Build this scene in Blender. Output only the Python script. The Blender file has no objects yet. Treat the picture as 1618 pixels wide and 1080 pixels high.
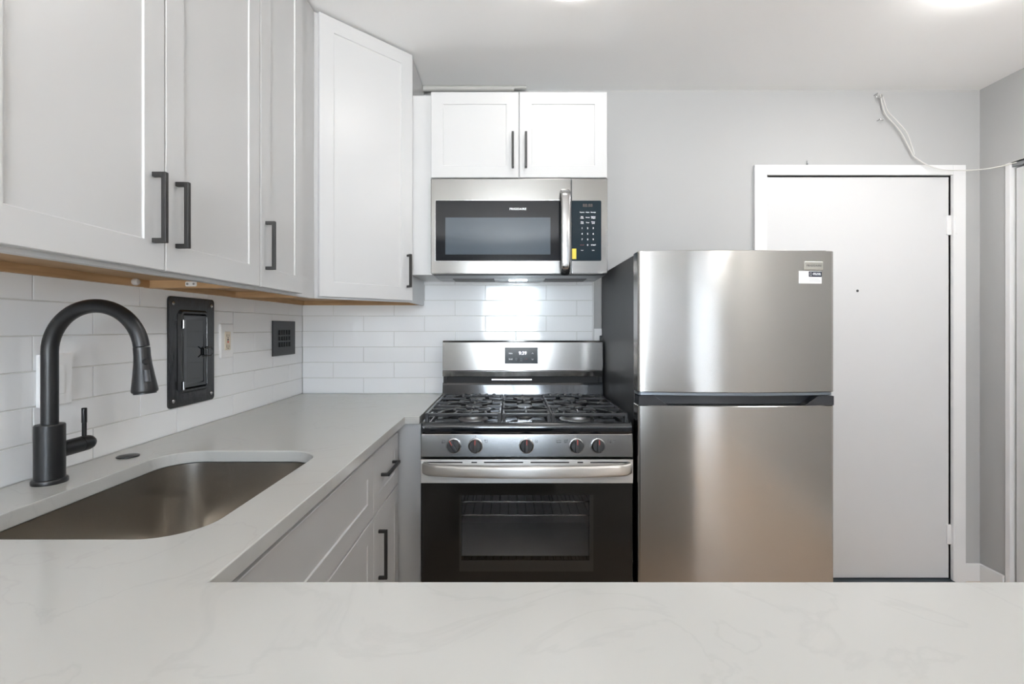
import bpy, bmesh, math, random
from mathutils import Vector, Matrix
random.seed(7)
S = bpy.context.scene
C = S.collection
PI = math.pi

# ------------------------------------------------------------------ camera, sky, exposure
cam = bpy.data.cameras.new('camera'); cam_o = bpy.data.objects.new('camera', cam); C.objects.link(cam_o)
cam.sensor_fit = 'HORIZONTAL'; cam.sensor_width = 36.0; cam.lens = 765 / 1618 * 36.0
cam.shift_x = 3 / 1618; cam.shift_y = -22 / 1618; cam.clip_start = 0.02
cam_o.location = (0, 0, 1.267); cam_o.rotation_euler = (PI / 2, 0, 0)
S.camera = cam_o
W = bpy.data.worlds.new('sky'); S.world = W; W.use_nodes = True
_bg = W.node_tree.nodes['Background']
_nt = W.node_tree; _tc = _nt.nodes.new('ShaderNodeTexCoord'); _sp = _nt.nodes.new('ShaderNodeSeparateXYZ'); _mr = _nt.nodes.new('ShaderNodeMapRange')
_mr.inputs['From Min'].default_value = -0.10; _mr.inputs['From Max'].default_value = 0.10
_rp = _nt.nodes.new('ShaderNodeValToRGB')
_rp.color_ramp.elements[0].color = (0.97, 0.97, 0.97, 1)         # below the horizon: bright ground glow added to light the ceiling
_rp.color_ramp.elements[1].color = (0.22, 0.25, 0.29, 1)          # overcast sky
_nt.links.new(_tc.outputs['Generated'], _sp.inputs[0]); _nt.links.new(_sp.outputs['Z'], _mr.inputs['Value'])
_nt.links.new(_mr.outputs[0], _rp.inputs[0]); _nt.links.new(_rp.outputs[0], _bg.inputs[0])
_bg.inputs[1].default_value = 30.0
LAMP = 6.0                                    # base radiance of the ceiling lamps and the added fill light
sun = bpy.data.lights.new('sun', 'SUN'); sun.energy = 30.0; sun.angle = 0.01; sun.color = (1.0, 0.96, 0.9)
sun_o = bpy.data.objects.new('sun', sun); C.objects.link(sun_o); sun_o.rotation_euler = (math.radians(38), 0, math.radians(-12))  # unseen sun, added so its floor bounce brightens the ceiling
S.view_settings.view_transform = 'Standard'; S.view_settings.look = 'None'
S.view_settings.gamma = 1.0; S.view_settings.use_curve_mapping = False
S.view_settings.exposure = 1.27
S.cycles.max_bounces = 10; S.cycles.diffuse_bounces = 6; S.cycles.glossy_bounces = 6; S.cycles.transparent_max_bounces = 12
S.cycles.sample_clamp_indirect = 6.0; S.cycles.caustics_reflective = False


def daylight(name, x0, x1, z0, z1, y):         # sky portal filling one window opening
    l = bpy.data.lights.new(name, 'AREA'); l.shape = 'RECTANGLE'; l.size = x1 - x0; l.size_y = z1 - z0
    l.cycles.is_portal = True
    o = bpy.data.objects.new(name, l); C.objects.link(o)
    o.location = ((x0 + x1) / 2, y, (z0 + z1) / 2); o.rotation_euler = (PI / 2, 0, 0)


daylight('window_daylight', -0.45, 1.50, 0.90, 2.20, -2.74)
daylight('patio_daylight', 1.58, 2.30, 0.05, 2.20, -2.74)


# ------------------------------------------------------------------ materials
def srgb(r, g, b):
    f = lambda c: ((c / 255 + 0.055) / 1.055) ** 2.4 if c > 10 else c / 255 / 12.92
    return (f(r), f(g), f(b), 1)


def mat(name, col, rough=0.5, metal=0.0, aniso=0.0, bump=None, emit=None, coat=0.0, spec=None, mix=None):
    m = bpy.data.materials.new(name); m.use_nodes = True
    nt = m.node_tree; b = nt.nodes['Principled BSDF']
    if len(col) == 3: col = (*col, 1)
    b.inputs['Base Color'].default_value = col
    b.inputs['Roughness'].default_value = rough; b.inputs['Metallic'].default_value = metal
    if spec is not None: b.inputs['Specular IOR Level'].default_value = spec
    if coat: b.inputs['Coat Weight'].default_value = coat; b.inputs['Coat Roughness'].default_value = 0.05
    if emit: b.inputs['Emission Color'].default_value = emit[0]; b.inputs['Emission Strength'].default_value = emit[1]
    if aniso:
        b.inputs['Anisotropic'].default_value = aniso; b.inputs['Anisotropic Rotation'].default_value = 0.25
        t = nt.nodes.new('ShaderNodeTangent'); t.direction_type = 'RADIAL'; t.axis = 'Z'
        nt.links.new(t.outputs[0], b.inputs['Tangent'])
    if bump or mix:
        tc = nt.nodes.new('ShaderNodeTexCoord')
    if bump:                                    # (scale xyz, strength, distance)
        mp = nt.nodes.new('ShaderNodeMapping'); mp.inputs['Scale'].default_value = bump[0]
        nt.links.new(tc.outputs['Object'], mp.inputs[0])
        n = nt.nodes.new('ShaderNodeTexNoise'); n.inputs['Scale'].default_value = 1.0; n.inputs['Detail'].default_value = 3
        nt.links.new(mp.outputs[0], n.inputs['Vector'])
        bp = nt.nodes.new('ShaderNodeBump'); bp.inputs['Strength'].default_value = bump[1]; bp.inputs['Distance'].default_value = bump[2]
        nt.links.new(n.outputs['Fac'], bp.inputs['Height']); nt.links.new(bp.outputs[0], b.inputs['Normal'])
    if mix:                                     # (scale xyz, second colour, low, high)
        mp = nt.nodes.new('ShaderNodeMapping'); mp.inputs['Scale'].default_value = mix[0]
        nt.links.new(tc.outputs['Object'], mp.inputs[0])
        n = nt.nodes.new('ShaderNodeTexNoise'); n.inputs['Scale'].default_value = 1.0; n.inputs['Detail'].default_value = 6
        n.inputs['Distortion'].default_value = 0.6
        nt.links.new(mp.outputs[0], n.inputs['Vector'])
        r = nt.nodes.new('ShaderNodeValToRGB')
        r.color_ramp.elements[0].position = mix[2]; r.color_ramp.elements[0].color = col
        r.color_ramp.elements[1].position = mix[3]; r.color_ramp.elements[1].color = mix[1]
        nt.links.new(n.outputs['Fac'], r.inputs[0]); nt.links.new(r.outputs[0], b.inputs['Base Color'])
    return m


def quartz():
    m = mat('white_quartz', (0.62, 0.62, 0.60), 0.16)
    nt = m.node_tree; b = nt.nodes['Principled BSDF']
    tc = nt.nodes.new('ShaderNodeTexCoord')
    n = nt.nodes.new('ShaderNodeTexNoise'); n.inputs['Scale'].default_value = 3.0; n.inputs['Detail'].default_value = 8
    n.inputs['Distortion'].default_value = 1.6
    nt.links.new(tc.outputs['Object'], n.inputs['Vector'])
    r = nt.nodes.new('ShaderNodeValToRGB'); e = r.color_ramp.elements
    e[0].position = 0.0; e[0].color = (0.47, 0.47, 0.45, 1)
    e[1].position = 1.0; e[1].color = (0.48, 0.478, 0.46, 1)
    k = e.new(0.49); k.color = (0.475, 0.472, 0.452, 1)
    k = e.new(0.505); k.color = (0.452, 0.448, 0.43, 1)
    k = e.new(0.52); k.color = (0.475, 0.472, 0.452, 1)
    nt.links.new(n.outputs['Fac'], r.inputs[0]); nt.links.new(r.outputs[0], b.inputs['Base Color'])
    return m


def tinted_glass(name, tint, rough=0.02):
    m = bpy.data.materials.new(name); m.use_nodes = True; nt = m.node_tree; nt.nodes.clear()
    o = nt.nodes.new('ShaderNodeOutputMaterial'); t = nt.nodes.new('ShaderNodeBsdfTransparent'); t.inputs[0].default_value = (*tint, 1)
    g = nt.nodes.new('ShaderNodeBsdfGlossy'); g.inputs['Roughness'].default_value = rough; g.inputs['Color'].default_value = (1, 1, 1, 1)
    f = nt.nodes.new('ShaderNodeFresnel'); f.inputs[0].default_value = 1.5
    x = nt.nodes.new('ShaderNodeMixShader')
    ge = nt.nodes.new('ShaderNodeNewGeometry'); ma = nt.nodes.new('ShaderNodeMath'); ma.operation = 'SUBTRACT'; ma.inputs[0].default_value = 1.0; ma.use_clamp = True
    mu = nt.nodes.new('ShaderNodeMath'); mu.operation = 'MULTIPLY'
    nt.links.new(ge.outputs['Backfacing'], ma.inputs[1]); nt.links.new(ma.outputs[0], mu.inputs[0]); nt.links.new(f.outputs[0], mu.inputs[1])
    nt.links.new(mu.outputs[0], x.inputs[0]); nt.links.new(t.outputs[0], x.inputs[1]); nt.links.new(g.outputs[0], x.inputs[2])
    nt.links.new(x.outputs[0], o.inputs[0])
    return m


def sheer(name, k):
    m = bpy.data.materials.new(name); m.use_nodes = True; nt = m.node_tree; nt.nodes.clear()
    o = nt.nodes.new('ShaderNodeOutputMaterial'); d = nt.nodes.new('ShaderNodeBsdfDiffuse'); t = nt.nodes.new('ShaderNodeBsdfTranslucent')
    d.inputs[0].default_value = (0.8, 0.8, 0.8, 1); t.inputs[0].default_value = (k, k * 1.02, k * 1.06, 1)
    x = nt.nodes.new('ShaderNodeMixShader'); x.inputs[0].default_value = 0.75
    nt.links.new(d.outputs[0], x.inputs[1]); nt.links.new(t.outputs[0], x.inputs[2]); nt.links.new(x.outputs[0], o.inputs[0])
    return m


M_wall = mat('grey_wall_paint', (0.41, 0.41, 0.407), 0.6, bump=((90, 90, 90), 0.08, 0.002))
M_ceil = mat('white_ceiling_paint', (0.92, 0.92, 0.92), 0.7)
M_floor = mat('brown_wood_floor', (0.54, 0.42, 0.32, 1), 0.4, mix=((3, 40, 3), (0.44, 0.33, 0.245, 1), 0.35, 0.65))
M_trim = mat('white_trim_paint', (0.72, 0.72, 0.72), 0.35)
M_door = mat('white_door_paint', (0.60, 0.60, 0.603), 0.45, bump=((25, 25, 25), 0.05, 0.002))
M_cab = mat('white_cabinet_lacquer', (0.56, 0.56, 0.56), 0.32)
M_wood = mat('raw_maple_plywood', (0.52, 0.33, 0.17), 0.55, mix=((6, 6, 60), (0.38, 0.23, 0.11, 1), 0.35, 0.7))
M_quartz = quartz()
M_tile = mat('glossy_white_tile', (0.85, 0.86, 0.87), 0.07, spec=0.33, bump=((9, 9, 9), 0.2, 0.004))
M_grout = mat('pale_grout', (0.66, 0.66, 0.64), 0.8)
M_steel = mat('brushed_stainless', (0.29, 0.286, 0.278), 0.19, 1.0, aniso=0.6)
M_band = mat('brushed_stainless_band', (0.66, 0.645, 0.62), 0.40, 1.0, aniso=0.85)
M_fridge = mat('brushed_stainless_door', (0.50, 0.485, 0.465), 0.19, 1.0, aniso=0.8)
M_chrome = mat('polished_steel', (0.46, 0.46, 0.46), 0.18, 1.0)
M_sink = mat('satin_stainless_bowl', (0.52, 0.49, 0.45), 0.27, 1.0)
M_matte = mat('matte_black', (0.006, 0.0065, 0.0075), 0.36)
M_pull = mat('black_pull_metal', (0.022, 0.021, 0.02), 0.42)
M_enamel = mat('black_enamel', (0.008, 0.010, 0.013), 0.10, coat=0.8)
M_iron = mat('cast_iron', (0.022, 0.022, 0.024), 0.30, coat=0.5)
M_glassblk = mat('black_oven_glass', (0.016, 0.015, 0.0135), 0.02)
M_mwglass = mat('black_microwave_glass', (0.012, 0.013, 0.016), 0.06, spec=0.28)
M_mwwin = mat('microwave_window_mesh', (0.060, 0.080, 0.100), 0.10, spec=0.4)
M_keypad = mat('keypad_membrane', (0.012, 0.022, 0.03), 0.15, spec=0.16)
M_fbody = mat('dark_grey_fridge_steel', (0.05, 0.05, 0.052), 0.5, bump=((300, 300, 300), 0.06, 0.001))
M_plast = mat('dark_grey_plastic', (0.03, 0.032, 0.036), 0.28)
M_cap = mat('blue_grey_cap', (0.22, 0.25, 0.28), 0.3, 0.5)
M_black = mat('shade_black', (0.005, 0.005, 0.005), 0.6)  # solid black standing in for shade inside slots, gaps and openings
M_white = mat('white_plastic', (0.82, 0.82, 0.82), 0.3)
M_ivory = mat('ivory_plastic', (0.70, 0.62, 0.50), 0.35)
M_print = mat('white_print', (0.85, 0.87, 0.9), 0.5)
M_dim = mat('dim_print', (0.25, 0.28, 0.30), 0.5)
M_redp = mat('red_print', (0.55, 0.05, 0.03), 0.5)
M_dimred = mat('dim_red_print', (0.20, 0.06, 0.06), 0.5)
M_darkp = mat('dark_print', (0.05, 0.05, 0.05), 0.5)
M_navy = mat('navy_print', (0.01, 0.015, 0.035), 0.4)
M_yel = mat('yellow_sticker', (0.80, 0.62, 0.05), 0.5)
M_clock = mat('lit_clock', (0.9, 0.9, 1), 0.5, emit=((0.85, 0.85, 1.0, 1), 0.9))
M_lamp = mat('lamp_diffuser', (0.9, 0.9, 0.9), 0.5, emit=((1.0, 0.98, 0.95, 1), LAMP))
M_fill = mat('added_fill_diffuser', (0.9, 0.9, 0.9), 0.5, emit=((1.0, 0.98, 0.95, 1), LAMP * 8))  # for the added fill lamp out of view
M_lamp3 = mat('corner_lamp_diffuser', (0.9, 0.9, 0.9), 0.5, emit=((1.0, 0.98, 0.95, 1), LAMP * 4))
M_led = mat('cooktop_lamp', (0.9, 0.9, 0.9), 0.5, emit=((0.80, 0.93, 1.0, 1), 20.0))
M_grey = mat('grey_hood_steel', (0.30, 0.31, 0.32), 0.35, 0.8)
M_enint = mat('oven_enamel', (0.80, 0.80, 0.82), 0.4)
M_cable = mat('white_cable', (0.60, 0.59, 0.56), 0.5)
M_pipe = mat('painted_conduit', (0.42, 0.41, 0.39), 0.5)
M_badge = mat('badge_metal', (0.55, 0.54, 0.50), 0.35, 0.9)  # plain satin metal of the fridge badge
M_sheer = sheer('sheer_cloth', 0.27); M_sheer2 = sheer('light_sheer_cloth', 0.42)
M_pane = tinted_glass('window_glass', (0.95, 0.97, 0.98))
M_owin = tinted_glass('oven_window_glass', (0.72, 0.72, 0.72))


# ------------------------------------------------------------------ mesh builder
def frame(origin, n):
    """Matrix of a wall plane: local x = to the right seen from the front, y = up, z = out of the plane."""
    n = Vector(n).normalized(); v = Vector((0, 0, 1)); u = v.cross(n)
    m = Matrix((u, v, n)).transposed().to_4x4(); m.translation = Vector(origin)
    return m


class MB:
    def __init__(self, M=None):
        self.bm = bmesh.new(); self.M = M or Matrix.Identity(4)

    def add(self, verts, faces):
        vs = [self.bm.verts.new(self.M @ Vector(v)) for v in verts]
        for f in faces:
            try: self.bm.faces.new([vs[i] for i in f])
            except ValueError: pass
        return vs

    def box(self, x0, x1, y0, y1, z0, z1, bev=0.0, seg=2):
        t = bmesh.new(); bmesh.ops.create_cube(t, size=1.0)
        for v in t.verts:
            v.co = Vector((x0 + (v.co.x + .5) * (x1 - x0), y0 + (v.co.y + .5) * (y1 - y0), z0 + (v.co.z + .5) * (z1 - z0)))
        if bev: bmesh.ops.bevel(t, geom=t.edges[:], offset=bev, segments=seg, affect='EDGES', profile=0.5)
        return self.merge(t)

    def merge(self, t, X=None):
        X = self.M @ X if X else self.M
        mp = {}
        for v in t.verts: mp[v] = self.bm.verts.new(X @ v.co)
        for f in t.faces: self.bm.faces.new([mp[v] for v in f.verts])
        t.free(); return self

    def prism(self, poly, h0, h1, axis='z', bev=0.0):
        """poly of 2-D points extruded along an axis: z -> (x,y), y -> (x,z), x -> (y,z)."""
        put = {'z': lambda p, h: (p[0], p[1], h), 'y': lambda p, h: (p[0], h, p[1]), 'x': lambda p, h: (h, p[0], p[1])}[axis]
        t = bmesh.new(); n = len(poly)
        a = [t.verts.new(put(p, h0)) for p in poly]; b = [t.verts.new(put(p, h1)) for p in poly]
        t.faces.new(a); t.faces.new(b)
        for i in range(n): t.faces.new((a[i], a[(i + 1) % n], b[(i + 1) % n], b[i]))
        bmesh.ops.recalc_face_normals(t, faces=t.faces[:])
        if bev: bmesh.ops.bevel(t, geom=t.edges[:], offset=bev, segments=2, affect='EDGES', profile=0.5)
        return self.merge(t)

    def lathe(self, prof, p=(0, 0, 0), d=(0, 0, 1), seg=32, caps=True):
        """profile of (radius, height) turned about direction d through p."""
        d = Vector(d).normalized(); q = Vector((0, 0, 1)).rotation_difference(d).to_matrix().to_4x4(); q.translation = Vector(p)
        t = bmesh.new(); rows = []
        for r, h in prof:
            rows.append([t.verts.new(q @ Vector((r * math.cos(2 * PI * k / seg), r * math.sin(2 * PI * k / seg), h))) for k in range(seg)])
        for a, b in zip(rows, rows[1:]):
            for k in range(seg): t.faces.new((a[k], a[(k + 1) % seg], b[(k + 1) % seg], b[k]))
        if caps: t.faces.new(rows[0][::-1]); t.faces.new(rows[-1])
        bmesh.ops.recalc_face_normals(t, faces=t.faces[:])
        return self.merge(t)

    def cyl(self, p0, p1, r, seg=24, bev=0.0):
        p0, p1 = Vector(p0), Vector(p1); L = (p1 - p0).length
        pr = [(r, 0), (r, L)] if not bev else [(r - bev, 0), (r, bev), (r, L - bev), (r - bev, L)]
        return self.lathe(pr, p0, p1 - p0, seg)

    def sweep(self, path, sec, up=(0, 0, 1), closed=False):
        """2-D section (side, up) carried along a path."""
        path = [Vector(p) for p in path]; t = bmesh.new(); rows = []; n = len(path); up = Vector(up)
        for i, p in enumerate(path):
            if closed: tg = path[(i + 1) % n] - path[i - 1]
            else: tg = path[min(i + 1, n - 1)] - path[max(i - 1, 0)]
            tg.normalize(); s = tg.cross(up)
            s = s.normalized() if s.length > 1e-5 else Vector((1, 0, 0)); w = s.cross(tg)
            rows.append([t.verts.new(p + s * a + w * b) for a, b in (sec(i / max(n - 1, 1)) if callable(sec) else sec)])
        m = len(rows[0]); rng = range(n) if closed else range(n - 1)
        for i in rng:
            a, b = rows[i], rows[(i + 1) % n]
            for k in range(m): t.faces.new((a[k], a[(k + 1) % m], b[(k + 1) % m], b[k]))
        if not closed: t.faces.new(rows[0]); t.faces.new(rows[-1])
        bmesh.ops.recalc_face_normals(t, faces=t.faces[:])
        return self.merge(t)

    def tube(self, path, r, seg=12, up=(0, 0, 1), closed=False):
        return self.sweep(path, [(r * math.cos(2 * PI * k / seg), r * math.sin(2 * PI * k / seg)) for k in range(seg)], up, closed)

    def rings(self, loops, cap0=True, cap1=True):
        t = bmesh.new(); rows = [[t.verts.new(p) for p in L] for L in loops]; n = len(rows[0])
        for a, b in zip(rows, rows[1:]):
            for k in range(n): t.faces.new((a[k], a[(k + 1) % n], b[(k + 1) % n], b[k]))
        if cap0: t.faces.new(rows[0])
        if cap1: t.faces.new(rows[-1])
        bmesh.ops.recalc_face_normals(t, faces=t.faces[:])
        return self.merge(t)

    def shaker(self, x0, x1, y0, y1, z0, z1, rail=0.056, dep=0.0042):
        """door or drawer front: flat frame, small sloped step, recessed flat panel; z1 is the front."""
        def R(i, z): return [(x0 + i, y0 + i, z), (x1 - i, y0 + i, z), (x1 - i, y1 - i, z), (x0 + i, y1 - i, z)]
        return self.rings([R(0, z0), R(0, z1 - .0015), R(.0015, z1), R(rail, z1), R(rail + .0015, z1 - .003), R(rail + .0032, z1 - dep)])

    def build(self, name, m, parent=None, smooth=40, recalc=True):
        if recalc: pass
        root = parent
        off = Vector((0, 0, 0)); q = parent
        while q is not None: off += Vector(q.location); q = q.parent
        if parent is not None: bmesh.ops.translate(self.bm, verts=self.bm.verts[:], vec=-off)
        me = bpy.data.meshes.new(name); self.bm.to_mesh(me); self.bm.free()
        if smooth:
            me.shade_smooth(); me.set_sharp_from_angle(angle=math.radians(smooth))
        o = bpy.data.objects.new(name, me); C.objects.link(o)
        if m: me.materials.append(m)
        if smooth:
            wn = o.modifiers.new('face_weighted_normals', 'WEIGHTED_NORMAL'); wn.keep_sharp = True; wn.weight = 100
        if root is not None: o.parent = root
        return o


def rrect(cx, cy, hx, hy, r, z, n=8):
    out = []
    for (sx, sy, a0) in ((1, 1, 0), (-1, 1, 90), (-1, -1, 180), (1, -1, 270)):
        for k in range(n + 1):
            a = math.radians(a0 + 90 * k / n)
            out.append((cx + sx * (hx - r) + r * math.cos(a), cy + sy * (hy - r) + r * math.sin(a), z))
    return out


def plate(b, x0, x1, y0, y1, z0, z1, r=0.004, bev=0.002):
    cx, cy, hx, hy = (x0 + x1) / 2, (y0 + y1) / 2, (x1 - x0) / 2, (y1 - y0) / 2
    return b.rings([rrect(cx, cy, hx, hy, r, z0), rrect(cx, cy, hx, hy, r, z1 - bev), rrect(cx, cy, hx - bev, hy - bev, max(r - bev, .0005), z1)])


def thing(name, label, cat, loc, group=None):
    o = bpy.data.objects.new(name, None); C.objects.link(o); o.location = loc; o.empty_display_size = 0.05
    return tag(o, label, cat, group)


def tag(o, label, cat, group=None):
    o['label'] = label; o['category'] = cat
    if group: o['group'] = group
    return o


def struct(o, label=None, cat=None):
    o['kind'] = 'structure'
    if label: o['label'] = label
    if cat: o['category'] = cat
    return o


def text(b, s, x, y, z, size, align='CENTER', spacing=1.0, bold=0.0):
    """flat lettering added to a builder, in the builder's plane (x right, y up, z out)."""
    c = bpy.data.curves.new('lettering', 'FONT'); c.body = s; c.size = size; c.align_x = align; c.align_y = 'CENTER'
    c.space_character = spacing; c.offset = bold; c.extrude = 0.0002; c.resolution_u = 3
    o = bpy.data.objects.new('lettering', c); C.objects.link(o)
    dg = bpy.context.evaluated_depsgraph_get(); me = bpy.data.meshes.new_from_object(o.evaluated_get(dg))
    t = bmesh.new(); t.from_mesh(me); b.merge(t, Matrix.Translation((x, y, z)))
    bpy.data.objects.remove(o); bpy.data.curves.remove(c); bpy.data.meshes.remove(me)


LEFT, BACK, RIGHT, FRONT = -1.048, 2.433, 2.36, -2.60
CEIL = 2.462
FL = lambda x: frame((x, 0, 0), (1, 0, 0))      # planes facing the room: local x = world y
FB = lambda y: frame((0, y, 0), (0, -1, 0))     # local x = world x

# ------------------------------------------------------------------ room shell
b = MB(); b.box(-1.25, 2.56, FRONT - .2, 2.66, -0.06, 0)
struct(b.build('floor', M_floor, smooth=0), 'brown wood floor', 'floor')
b = MB(); b.box(-1.25, 2.56, FRONT - .2, 2.66, CEIL, CEIL + .06)
struct(b.build('ceiling', M_ceil, smooth=0), 'flat white ceiling', 'ceiling')
b = MB(); b.box(LEFT - .2, LEFT, FRONT - .2, BACK + .2, 0, CEIL)
struct(b.build('wall_left', M_wall, smooth=0), 'left kitchen wall behind the sink run', 'wall')
DX0, DX1, DZ = 1.283, 2.212, 2.032
b = MB(); b.box(LEFT, DX0, BACK, BACK + .2, 0, CEIL); b.box(DX1, RIGHT + .2, BACK, BACK + .2, 0, CEIL); b.box(DX0, DX1, BACK, BACK + .2, DZ, CEIL)
b.box(DX0 - .05, DX1 + .05, BACK + .12, BACK + .2, 0, DZ + .05)
struct(b.build('wall_back', M_wall, smooth=0), 'pale grey back wall with entry door', 'wall')
CY0, CY1, CZ = 1.00, 2.285, 2.046
b = MB(); b.box(RIGHT, RIGHT + .2, CY1, BACK + .2, 0, CEIL); b.box(RIGHT, RIGHT + .2, FRONT - .2, CY0, 0, CEIL); b.box(RIGHT, RIGHT + .2, CY0, CY1, CZ, CEIL)
b.box(RIGHT + .12, RIGHT + .2, CY0, CY1, 0, CZ)
struct(b.build('wall_right', M_wall, smooth=0), 'grey right wall beside the closet', 'wall')
b = MB()
for x0, x1, z0, z1 in ((LEFT - .2, -.45, 0, CEIL), (1.50, 1.58, 0, CEIL), (2.30, RIGHT + .2, 0, CEIL), (-.45, 1.50, 0, .90), (-.45, 1.50, 2.20, CEIL), (1.58, 2.30, 2.20, CEIL), (1.58, 2.30, 0, .05)):
    b.box(x0, x1, FRONT - .12, FRONT, z0, z1)
struct(b.build('wall_front', M_wall, smooth=0), 'wall with windows behind the viewer', 'wall')


def window(name, x0, x1, z0, z1, nx, nz):
    b = MB(); w = .045
    for p in ((x0, x0 + w, z0, z1), (x1 - w, x1, z0, z1), (x0, x1, z0, z0 + w), (x0, x1, z1 - w, z1)): b.box(p[0], p[1], FRONT - .09, FRONT - .03, p[2], p[3])
    for i in range(1, nx): x = x0 + (x1 - x0) * i / nx; b.box(x - .014, x + .014, FRONT - .075, FRONT - .045, z0, z1)
    for i in range(1, nz): z = z0 + (z1 - z0) * i / nz; b.box(x0, x1, FRONT - .075, FRONT - .045, z - .014, z + .014)
    f = struct(b.build(name, M_trim, smooth=0), 'white framed window behind the viewer' if nx > 1 else 'white glazed patio door behind the viewer', 'window')
    g = MB(); g.box(x0 + .02, x1 - .02, FRONT - .062, FRONT - .058, z0 + .02, z1 - .02); g.build('glass_pane', M_pane, f, smooth=0)


window('window_1', -.45, 1.50, .90, 2.20, 4, 2)
window('window_2', 1.58, 2.30, .05, 2.20, 1, 1)


def curtain(x0, x1, z0, label, m):
    path = []; n = 90
    for i in range(n + 1):
        x = x0 + (x1 - x0) * i / n
        path.append((x, FRONT + .075 + .034 * math.sin(i * .55) + .018 * math.sin(i * 1.27 + 1)))
    b = MB(); b.rings([[(p[0], p[1], z) for p in path] + [(p[0], p[1] + .002, z) for p in path[::-1]] for z in (z0, 2.28)])
    t = b.build('sheer_curtain', m); tag(t, label, 'curtain')
    return t


curtain(.42, 1.52, .80, 'short white sheer curtain half drawn across the window', M_sheer)
curtain(1.56, 2.335, .02, 'long white sheer curtain hanging over the patio door', M_sheer2)
b = MB(); b.cyl((-.9, FRONT + .06, 2.295), (2.34, FRONT + .06, 2.295), .011)
tag(b.build('curtain_rod', M_trim), 'thin white curtain rod above the windows', 'curtain rod')

# entry door in the back wall
d = struct(thing('door_1', 'plain white entry door with a dark peephole, right of the fridge', 'door', (1.747, BACK, 0)))
b = MB(FB(BACK)); b.box(DX0 + .004, DX1 - .006, .012, DZ - .006, -.045, -.002, bev=.0015); b.build('door_panel', M_door, d)
b = MB(FB(BACK)); b.box(DX0 - .02, DX0 + .0, 0, DZ + .02, -.1, .0); b.box(DX1, DX1 + .02, 0, DZ + .02, -.1, .0); b.box(DX0, DX1, DZ, DZ + .02, -.1, .0)
b.build('door_jamb', M_trim, d)
b = MB(FB(BACK)); b.lathe([(.0065, 0), (.0065, .002), (.005, .003)], (1.747, 1.454, -.003), (0, 0, 1), 16); b.build('peephole', M_darkp, d)
for z0 in (1.732, .181):
    b = MB(FB(BACK)); xh = DX1 + .006
    for k in range(5): b.cyl((xh, z0 + .0205 * k + .001, .012), (xh, z0 + .0205 * k + .0195, .012), .0065, 12)
    plate(b, xh - .026, xh, z0 + .002, z0 + .1, -.002, .006, .004); plate(b, xh, xh + .014, z0 + .002, z0 + .1, .016, .0195, .003)
    b.cyl((xh, z0 - .004, .012), (xh, z0 + .106, .012), .0035, 10)
    b.build('hinge', M_trim, d)
b = MB(FB(BACK)); w = .062
b.box(DX0 - w, DX0, 0, DZ + w * .78, 0, .018, bev=.0015); b.box(DX1, DX1 + w, 0, DZ + w * .78, 0, .018, bev=.0015); b.box(DX0 + .0003, DX1 - .0003, DZ, DZ + w * .78, 0, .0178, bev=.001)
struct(b.build('trim_1', M_trim), 'white casing around the entry door', 'trim')
b = MB(FB(BACK)); b.box(DX0, DX1, 0, .008, -.11, .03, bev=.002)
struct(b.build('trim_2', mat('threshold_metal', (.06, .075, .085), .35, .6)), 'dark threshold below the entry door', 'trim')
# baseboards
b = MB(FB(BACK)); b.box(DX1 + w, RIGHT, 0, .088, 0, .014, bev=.003); struct(b.build('baseboard_back', M_trim), 'white baseboard on the back wall', 'baseboard')
b = MB(); b.box(RIGHT - .014, RIGHT, CY1 + .022, BACK - .014, 0, .088, bev=.003); b.box(RIGHT - .014, RIGHT, FRONT, CY0 - .01, 0, .088, bev=.003)
struct(b.build('baseboard_right', M_trim), 'white baseboard on the right wall', 'baseboard')
# closet opening in the right wall
b = MB(); b.box(RIGHT - .006, RIGHT + .10, CY1 - .004, CY1 + .018, 0, CZ, bev=.002); b.box(RIGHT - .004, RIGHT + .1, CY0 - .015, CY0 + .004, 0, CZ, bev=.002)
struct(b.build('trim_3', M_trim), 'thin white edge strip of the closet opening', 'trim')
d = struct(thing('door_2', 'white sliding closet door at the right edge', 'door', (RIGHT, 1.64, 0)))
b = MB(); b.box(RIGHT + .012, RIGHT + .045, CY0 + .01, CY1 - .016, .012, CZ - .03, bev=.002); b.build('door_panel', M_door, d)
b = MB(); b.box(RIGHT + .004, RIGHT + .060, CY0, CY1 - .004, CZ - .006, CZ); b.box(RIGHT + .004, RIGHT + .008, CY0, CY1 - .004, CZ - .022, CZ); b.box(RIGHT + .054, RIGHT + .06, CY0, CY1 - .004, CZ - .03, CZ)
b.build('track', M_grey, d)
b = MB(); b.cyl((RIGHT + .026, 2.20, CZ - .032), (RIGHT + .026, 2.20, CZ - .007), .008); b.box(RIGHT + .016, RIGHT + .036, 2.17, 2.23, CZ - .031, CZ - .024); b.build('roller', M_chrome, d)


# ------------------------------------------------------------------ tiled backsplashes (running bond, 3 x 12 inch)
TP, TL, TZ0 = .0775, .305, .940


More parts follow.
